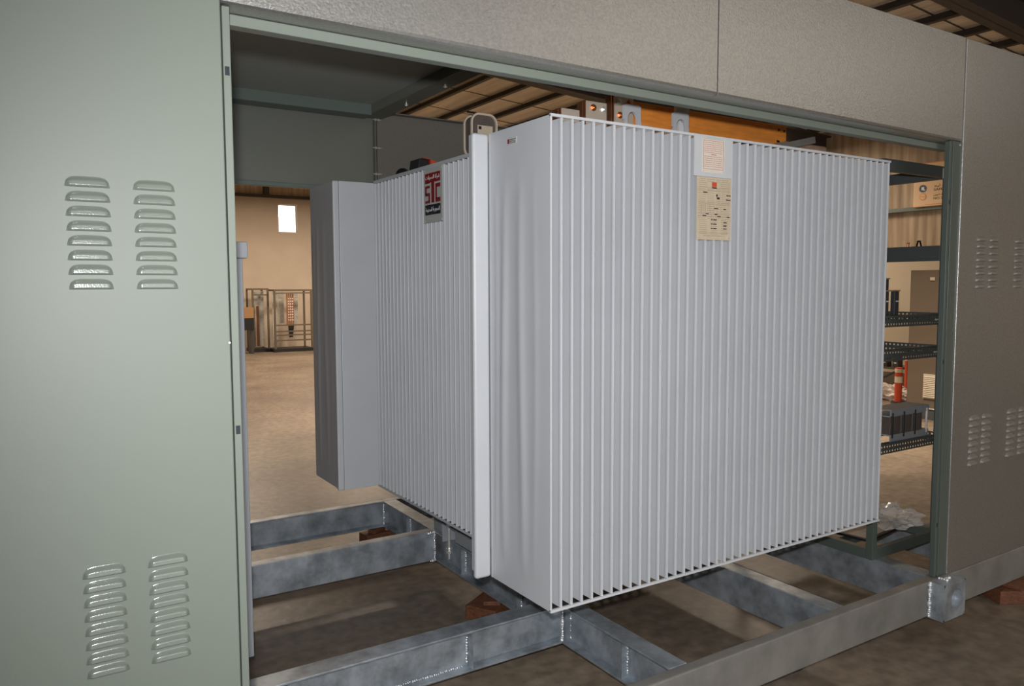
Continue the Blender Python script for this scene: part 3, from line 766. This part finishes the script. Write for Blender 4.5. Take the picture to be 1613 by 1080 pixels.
# ============================================================ SWITCHGEAR FRAME (right)
G = tag(empty('switchgear_frame', (4.14, 2.85, .28)), 'dark slate steel rack frame with perforated rails to the right of the transformer', 'rack frame')
gx0, gx1, gy0, gy1, gz0, gz1 = 3.815, 4.478, 2.40, 3.30, .281, 2.412
def perf(P0, U, V, N, Lg, Wd, rows, pitch=.025, hs=.011, t=.0025):
    """perforated strip: P0 corner, U along, V across, N thickness"""
    P0 = Vector(P0); U = Vector(U); V = Vector(V); N = Vector(N)
    nu = int(Lg/pitch); us = [0]; hole = []
    off = (Lg - nu*pitch)/2
    for i in range(nu):
        a = off+i*pitch+(pitch-hs)/2; us += [a, a+hs]
    us.append(Lg)
    vs_ = [0]
    for r in range(rows):
        c = Wd*(r+.5)/rows; vs_ += [c-hs*.42, c+hs*.42]
    vs_.append(Wd)
    b = MB(); n1 = len(us); n2 = len(vs_)
    pts = [P0 + U*u + V*v for v in vs_ for u in us]; pts2 = [p + N*t for p in pts]
    fs = []; K_ = n1*n2
    solid = lambda i, j: not (i % 2 == 1 and j % 2 == 1)
    for j in range(n2-1):
        for i in range(n1-1):
            if solid(i, j):
                a = j*n1+i; q = (a, a+1, a+1+n1, a+n1); fs.append(q); fs.append(tuple(x+K_ for x in reversed(q)))
            else:
                a = j*n1+i; q = (a, a+1, a+1+n1, a+n1)
                for k in range(4): e0, e1 = q[k], q[(k+1) % 4]; fs.append((e0, e1, e1+K_, e0+K_))
    for i in range(n1-1):
        fs.append((i, i+1, i+1+K_, i+K_)); a = (n2-1)*n1+i; fs.append((a, a+1, a+1+K_, a+K_))
    b.add(pts+pts2, fs); return b
for x in (gx0, gx1-.04):
    for y in (gy0, gy1-.04): MB().box(x, x+.04, y, y+.04, gz0, gz1-.061).build('upright', 'slate' if x > 4 else 'lintelgreen', G, bevel=.002)
for y in (gy0, gy1-.04): MB().box(gx0, gx1, y, y+.04, gz1-.060, gz1).build('top_rail', 'slate', G, bevel=.002)
for x in (gx0, gx1-.04): MB().box(x, x+.04, gy0+.04, gy1-.04, gz1-.059, gz1).build('side_rail', 'slate', G, bevel=.002)
MB().box(gx1-.04, gx1, gy0+.04, gy1-.04, 1.893, 1.980).build('side_rail', 'slate', G, bevel=.002)
lb = MB().box(4.365, 4.436, gy0-.0018, gy0-.0003, 2.345, 2.402).build('label_plate', 'plate', G)
b = MB(); b.box(4.376, 4.392, gy0-.0024, gy0-.0018, 2.382, 2.395).box(4.40, 4.43, gy0-.0024, gy0-.0018, 2.384, 2.388).box(4.385, 4.425, gy0-.0024, gy0-.0018, 2.358, 2.361).box(4.38, 4.42, gy0-.0024, gy0-.0018, 2.368, 2.371)
b.build('fine_print', 'ink', lb)
for z in (1.530, 1.345, .838):
    rows = 2
    perf((gx0+.04, gy0+.03, z), (1, 0, 0), (0, 0, 1), (0, 1, 0), gx1-gx0-.08, .060 if z > 1.4 else (.062 if z > 1 else .052), rows if z > 1 else 2).build('perforated_rail', 'slate', G)
    b = perf((gx0+.04, gy0+.03, z+.0602 if z > 1 else z+.0522), (1, 0, 0), (0, 1, 0), (0, 0, 1), gx1-gx0-.08, .035, 1); b.build('rail_flange', 'slate', G)
    for x in (gx0+.005, gx1-.012):
        perf((x, gy0+.04, z+.012), (0, 1, 0), (0, 0, 1), (1, 0, 0), gy1-gy0-.08, .055, 2).build('perforated_rail', 'slate', G)
b = MB()
for z in (1.56, 1.375):
    for x in (4.40, 4.43): b.cyl((x, gy0+.02, z), (x, gy0+.03, z), .006, 8)
b.build('rail_bolt', 'bolt', G)
# bottom rails
MB().box(gx0+.04, gx1-.04, gy0, gy0+.035, gz0, gz0+.055).build('bottom_rail', 'lintelgreen', G, bevel=.002)
perf((gx0+.04, gy0, gz0+.0555), (1, 0, 0), (0, 1, 0), (0, 0, 1), gx1-gx0-.08, .03, 1, pitch=.02, hs=.010).build('rail_flange', 'slate', G)
MB().box(gx0, gx0+.04, gy0+.04, gy1-.04, gz0, gz0+.055).build('bottom_rail', 'lintelgreen', G, bevel=.002)
MB().box(gx1-.04, gx1, gy0+.04, gy1-.04, gz0, gz0+.055).build('bottom_rail', 'lintelgreen', G, bevel=.002)
MB().box(gx0+.04, gx1-.04, gy1-.04, gy1, gz0, gz0+.055).build('bottom_rail', 'lintelgreen', G, bevel=.002)
MB().box(gx0+.04, gx1-.04, gy0+.20, gy0+.26, gz0+.012, gz0+.040).build('bottom_rail', 'lintelgreen', G, bevel=.002)
MB().box(gx0+.04, gx1-.04, gy1-.30, gy1-.25, gz0+.012, gz0+.040).build('bottom_rail', 'lintelgreen', G, bevel=.002)
# things on the rails
def breaker(x, y, z, h, label, wd=.045):
    e = tag(empty('busbar_support', (x, y, z)), label, 'insulator', 'black posts on the upper rail')
    MB().box(x-wd/2, x+wd/2, y, y+.025, z, z+h-.010).build('insulating_post', 'darkgrey', e, bevel=.003)
    MB().box(x-.052, x+wd/2+.008, y-.002, y+.027, z+h-.010, z+h-.003).build('top_strip', 'rawwood', e, bevel=.001)
    MB().box(x-.010, x+.010, y-.003, y-.0005, z+h*.52, z+h*.52+.006).build('white_mark', 'ltext', e)
zr = 1.593
breaker(3.975, 2.46, zr, .139, 'shorter black insulating post on the upper rail, close beside the fins', .030)
breaker(4.065, 2.46, zr, .139, 'black insulating post on the upper rail, the one farthest from the fins', .042)
breaker(4.03, 2.50, zr, .205, 'tallest black insulating post on the upper rail, standing behind the front pair', .040)
# three phase reactor on the lower rail
Rr = tag(empty('reactor', (4.24, 2.5, .893)), 'small grey three-coil reactor with brown windings on the lower rail', 'reactor')
zr = .893
b = MB(); b.box(4.03, 4.405, 2.45, 2.458, zr, zr+.038).box(4.03, 4.405, 2.458, 2.58, zr+.030, zr+.038).box(4.03, 4.405, 2.572, 2.58, zr, zr+.03); b.build('lower_yoke', 'grey', Rr, bevel=.001)
b = MB(); b.box(4.03, 4.405, 2.45, 2.458, zr+.142, zr+.178).box(4.03, 4.405, 2.458, 2.58, zr+.135, zr+.143).box(4.03, 4.405, 2.458, 2.58, zr+.17, zr+.178); b.build('upper_yoke', 'grey', Rr, bevel=.001)
for x in (4.10, 4.21, 4.32):
    b = MB(); pr = rrect(x, 2.515, .085, .115, .02, 4); b.prism(pr, 'Z', zr+.0385, zr+.1345); b.build('coil', 'coil', Rr)
for x in (4.045, 4.155, 4.265, 4.385):
    MB().cyl((x, 2.452, zr+.02), (x, 2.452, zr+.16), .007, 8).build('tie_rod', 'black' if x < 4.3 else 'bolt', Rr)
# grey relay with black window on the middle rail
e = tag(empty('relay_unit', (4.06, 2.47, 1.408)), 'grey relay unit with a black front between the two upper perforated rails', 'relay')
MB().box(4.02, 4.155, 2.60, 2.70, 1.400, 1.508).build('housing', 'grey', e, bevel=.003)
MB().box(4.02, 4.085, 2.592, 2.5995, 1.403, 1.505).build('front_window', 'black', e)
# little clamps on the side rail
e = MB(); cx_, cy_, cz_ = 4.458, 2.575, 1.980
for s in (-1, 1): e.bar((cx_, cy_+s*.014, cz_), (cx_, cy_+s*.006, cz_+.03), .008, .006, (1, 0, 0))
e.box(cx_-.004, cx_+.004, cy_-.010, cy_+.010, cz_+.026, cz_+.034)
tag(e.build('spring_clamp', 'black'), 'small black clamp standing on the thick side rail of the slate frame', 'clamp')
e = MB(); e.cyl((4.458, 2.64, 1.980), (4.458, 2.64, 2.0), .007, 8).cyl((4.458, 2.64, 1.998), (4.458, 2.64, 2.004), .011, 6)
tag(e.build('loose_bolt', 'copper'), 'small brass-coloured bolt standing on the thick side rail of the slate frame', 'bolt')
# tray and bag lying on the bottom rails
e = tag(empty('gasket_frame', (4.2, 2.62, .337)), 'flat black square gasket frame lying on the bottom rails of the slate frame', 'frame')
R_ = Matrix.Rotation(.12, 3, 'Z')
b = MB()
px_, py_ = 4.10, 2.66
for x0, x1, y0, y1 in ((-.20, .20, -.15, -.128), (-.20, .20, .128, .15), (-.20, -.178, -.128, .128), (.178, .20, -.128, .128)):
    b.box(px_+x0, px_+x1, py_+y0, py_+y1, .3365, .350, R=R_, piv=(px_, py_, .34))
b.build('rim', 'black', e)
b = MB(); b.box(px_-.177, px_+.177, py_-.127, py_+.127, .3365, .340, R=R_, piv=(px_, py_, .34)); b.build('infill', 'mesh', e)
bm = bmesh.new(); bmesh.ops.create_icosphere(bm, subdivisions=4, radius=1)
for v in bm.verts:
    p = v.co.copy(); nz = noise.noise(p*2.3)*.5 + noise.noise(p*6)*.28 + noise.noise(p*13)*.12
    v.co = Vector((p.x*.17*(1+nz), p.y*.13*(1+nz), max(-.035, p.z*.06*(1+nz*1.4))))
me = bpy.data.meshes.new('plastic_bag'); bm.to_mesh(me); bm.free(); me.materials.append(M['film'])
o = bpy.data.objects.new('plastic_bag', me); COL.objects.link(o); o.location = (4.30, 2.60, .385)
tag(o, 'crumpled clear plastic bag lying on the bottom rails of the slate frame', 'plastic bag')

# ============================================================ HALL, RIGHT SIDE
C = tag(empty('control_cabinet', (10.5, 5.0, 0)), 'tall beige control cabinet with a louvred vent by the cream wall', 'cabinet')
MB().box(9.91, 10.9, 3.6, 5.825, 0, .135).build('plinth', 'slate', C, bevel=.004)
MB().box(9.90, 9.912, 3.6, 5.83, .137, .150).build('plinth_strip', 'paper', C)
cb = MB().box(9.92, 10.9, 3.6, 5.825, .150, 1.935).build('cabinet_body', 'beige', C, bevel=.006)
MB().box(9.916, 9.92, 3.7, 4.95, .20, 1.89).build('door', 'beige', C)
vb = MB(); vb.box(9.905, 9.92, 5.30, 5.60, .275, .59).build('vent_frame', 'vent', cb, bevel=.002)
b = MB()
for k in range(12):
    z = .292 + k*.0235; b.prism([(9.898, z), (9.905, z+.016), (9.905, z)], 'Y', 5.31, 5.59)
b.build('vent_slats', 'vent', cb)
b = MB(); b.box(9.91, 9.92, 5.50, 5.56, 1.80, 1.84); b.build('nameplate', 'cream', cb)
# bollards
def bollard(x, y, h, bands, label):
    e = tag(empty('traffic_bollard', (x, y, 0)), label, 'bollard', 'orange traffic bollards')
    MB().cyl((x, y, 0), (x, y, .03), .10, 20, r1=.09).build('foot', 'black', e)
    MB().cyl((x, y, .03), (x, y, h), .052, 20).build('post', 'orange', e)
    for z0, z1 in bands: MB().cyl((x, y, z0), (x, y, z1), .0545, 20).build('reflective_band', 'reflect', e)
    MB().cyl((x, y, h), (x, y, h+.012), .042, 16).build('cap', 'orange', e)
bollard(10.885, 6.52, .52, ((.46, .515), (.31, .40)), 'orange traffic bollard with two pale reflective bands, in front of the white packing wrap')
bollard(11.30, 6.62, .70, ((.60, .66),), 'taller orange bollard standing just behind the one with two bands')
# trolley behind the bollard
e = tag(empty('trolley', (11.55, 7.15, 0)), 'dark steel trolley with black breakers on top, behind the orange bollards', 'trolley')
MB().box(11.35, 11.85, 6.80, 7.5, .44, .47).build('tray', 'rackpost', e)
for x in (11.38, 11.82):
    for y in (6.83, 7.47): MB().cyl((x, y, 0), (x, y, .44), .018, 8).build('leg', 'darkgrey', e)
MB().bar((11.38, 7.47, .06), (11.38, 6.85, .42), .025, .025).build('brace', 'darkgrey', e)
def brk(x, y, label):
    t = tag(empty('circuit_breaker', (x, y, .47)), label, 'breaker', 'black breakers on the trolley')
    MB().box(x-.06, x+.06, y-.05, y+.05, .47, .66).build('case', 'darkgrey', t, bevel=.004)
    MB().box(x-.064, x-.0602, y-.02, y+.02, .53, .55).build('handle', 'ltext', t)
brk(11.44, 6.88, 'black circuit breaker on the trolley, nearest the bollards'); brk(11.44, 7.06, 'black circuit breaker on the trolley, next to the fins of the transformer')
# crumpled wrap
bm = bmesh.new(); bmesh.ops.create_icosphere(bm, subdivisions=4, radius=1)
for v in bm.verts:
    p = v.co.copy(); nz = noise.noise(p*2.1+Vector((5, 0, 0)))*.5 + noise.noise(p*5)*.3 + noise.noise(p*11)*.2
    v.co = Vector((p.x*.13*(1+nz), p.y*.30*(1+nz), max(-.10, p.z*.12*(1+nz*1.3))))
me = bpy.data.meshes.new('packing_wrap'); bm.to_mesh(me); bm.free(); me.materials.append(M['paper'])
o = bpy.data.objects.new('packing_wrap', me); COL.objects.link(o); o.location = (11.10, 6.72, .10)
tag(o, 'heap of crumpled white packing wrap on the floor around the orange bollards', 'packing wrap')
# skirting-like dark band on cream wall
b = MB(); b.box(XR-.012, XR, YF, YB, 0, .32); o = struct(b.build('baseboard_right', 'beige'))
# safety sign hanging on the right wall
sg = tag(MB().box(XR-.10, XR-.085, 5.1, 6.99, 2.945, 3.61).build('safety_sign', 'signboard', bevel=.003), 'tan safety sign with Arabic and English wording high on the right wall', 'sign')
sx = XR-.1005
b = MB(); b.box(sx-.002, sx, 5.1, 6.99, 3.596, 3.61).box(sx-.002, sx, 5.1, 6.99, 2.945, 2.953); b.build('border_line', 'signorange', sg)
MB().cyl((sx-.003, 6.841, 3.222), (sx, 6.841, 3.222), .058, 24).build('blue_symbol', 'signblue', sg)
b = MB(); b.box(sx-.0045, sx-.003, 6.82, 6.86, 3.20, 3.245).box(sx-.0045, sx-.003, 6.805, 6.835, 3.19, 3.207); b.build('symbol_figure', 'ltext', sg)
MB().cyl((sx-.003, 6.837, 3.096), (sx, 6.837, 3.096), .055, 24).build('orange_symbol', 'signorange', sg)
MB().cyl((sx-.0045, 6.837, 3.096), (sx-.003, 6.837, 3.096), .043, 24).build('symbol_disc', 'signboard', sg)
b = MB(); b.box(sx-.006, sx-.0045, 6.807, 6.867, 3.091, 3.102); b.build('symbol_bar', 'signorange', sg)
text_mesh('sign_text', 'SAFETY FIRST', .06, 'signink', (sx, 6.67, 3.172), (0, -1, 0), (0, 0, 1), sg, width=.42, height=.036, depth=.002)
text_mesh('sign_text', 'NO SMOKING', .06, 'signink', (sx, 6.67, 3.04), (0, -1, 0), (0, 0, 1), sg, width=.38, height=.036, depth=.002)
text_mesh('sign_text', ar('\uFE8D\uFEDF\uFEB4\uFEFC\uFEE3\uFE94 \uFE83\uFEED\uFEFB'), .06, 'signink', (sx, 6.67, 3.222), (0, -1, 0), (0, 0, 1), sg, width=.36, height=.045, depth=.002)
text_mesh('sign_text', ar('\uFEE3\uFEE4\uFEE8\uFEEE\uFECB \uFE8D\uFEDF\uFE98\uFEAA\uFEA7\uFEF4\uFEE6'), .06, 'signink', (sx, 6.67, 3.090), (0, -1, 0), (0, 0, 1), sg, width=.36, height=.045, depth=.002)
b = MB(); y = 6.80
while y > 6.3: b.box(sx-.002, sx, y-.022, y, 2.967, 2.979); y -= .034
b.build('footer_line', 'signorange', sg)

# ============================================================ HALL, FAR LEFT: rack frames
def rack(x0, x1, y0, y1, z1, label, bars, panels, comb=None, plank=None):
    e = tag(empty('rack_frame', ((x0+x1)/2, (y0+y1)/2, 0)), label, 'rack frame', None)
    MB().box(x0-.02, x1+.02, y0, y1, 0, .085).build('base', 'black', e)
    t = .045
    for x in (x0, x1-t):
        for y in (y0, y1-t): MB().box(x, x+t, y, y+t, .085, z1-t).build('post', 'rackpost', e)
    b = MB(); b.box(x0, x1, y0, y0+t, z1-t, z1).box(x0, x1, y1-t, y1, z1-t, z1).box(x0, x0+t, y0+t, y1-t, z1-t, z1).box(x1-t, x1, y0+t, y1-t, z1-t, z1)
    b.build('top_frame', 'rackpost', e)
    for z in bars: MB().box(x0+t, x1-t, y0+.002, y0+.03, z, z+.035).build('cross_bar', 'rackpost', e)
    for a, c, za, zc, yy in panels: MB().box(a, c, yy, yy+.01, za, zc).build('back_panel', 'rackpanel', e)
    if comb:
        a, c, za, zc = comb
        for k in range(4):
            xx = a+(c-a)*k/4; MB().box(xx, xx+(c-a)/4-.018, y0+.1, y0+.12, za, zc).build('busbar', 'copper', e)
        b = MB()
        for k in range(9):
            for q in range(3):
                xx = a+(c-a)*(q+1)/4-.012; zz = zc-.14-(zc-za-.2)*k/9; b.box(xx, xx+.02, y0+.085, y0+.099, zz, zz+.03)
        b.build('busbar_clamp', 'ltext', e)
        xm = (a+c)/2; MB().prism([(a+.04, za), (c-.02, za), (xm+.05, za-.32), (xm-.04, za-.32)], 'Y', y0+.1, y0+.14).build('cable_boot', 'black', e)
    if plank: MB().box(*plank).build('wood_plank', 'redwood', e)
    return e
rack(5.22, 5.66, 20.95, 21.6, 1.69, 'narrow beige rack frame with a brown plank, by the far wall', (1.5,), ((5.30, 5.61, 1.25, 1.62, 21.3), (5.46, 5.61, .12, 1.25, 21.3), (5.30, 5.38, .12, 1.25, 21.3)), plank=(5.39, 5.455, 21.2, 21.23, .14, 1.22))
rack(5.70, 6.73, 20.62, 21.3, 1.66, 'wide beige rack frame with copper busbars, by the far wall', (1.545, .695, .53, .43, .29), ((5.76, 5.90, .1, 1.6, 21.0), (5.92, 6.07, .75, 1.6, 21.0), (6.27, 6.45, .72, 1.58, 21.0)), comb=(6.06, 6.27, .70, 1.54))
e = tag(empty('parts_crate', (5.05, 20.7, 0)), 'orange crate on a dark stand beside the narrow rack frame', 'crate')
MB().box(4.7, 5.14, 20.5, 20.9, .93, 1.20).build('crate_box', 'card', e)
MB().box(4.7, 5.14, 20.5, 20.9, .62, .93).build('stand_body', 'black', e)
for x in (4.72, 5.08): MB().box(x, x+.05, 20.52, 20.88, 0, .62).build('leg', 'darkgrey', e)
print('done', len(bpy.data.objects))
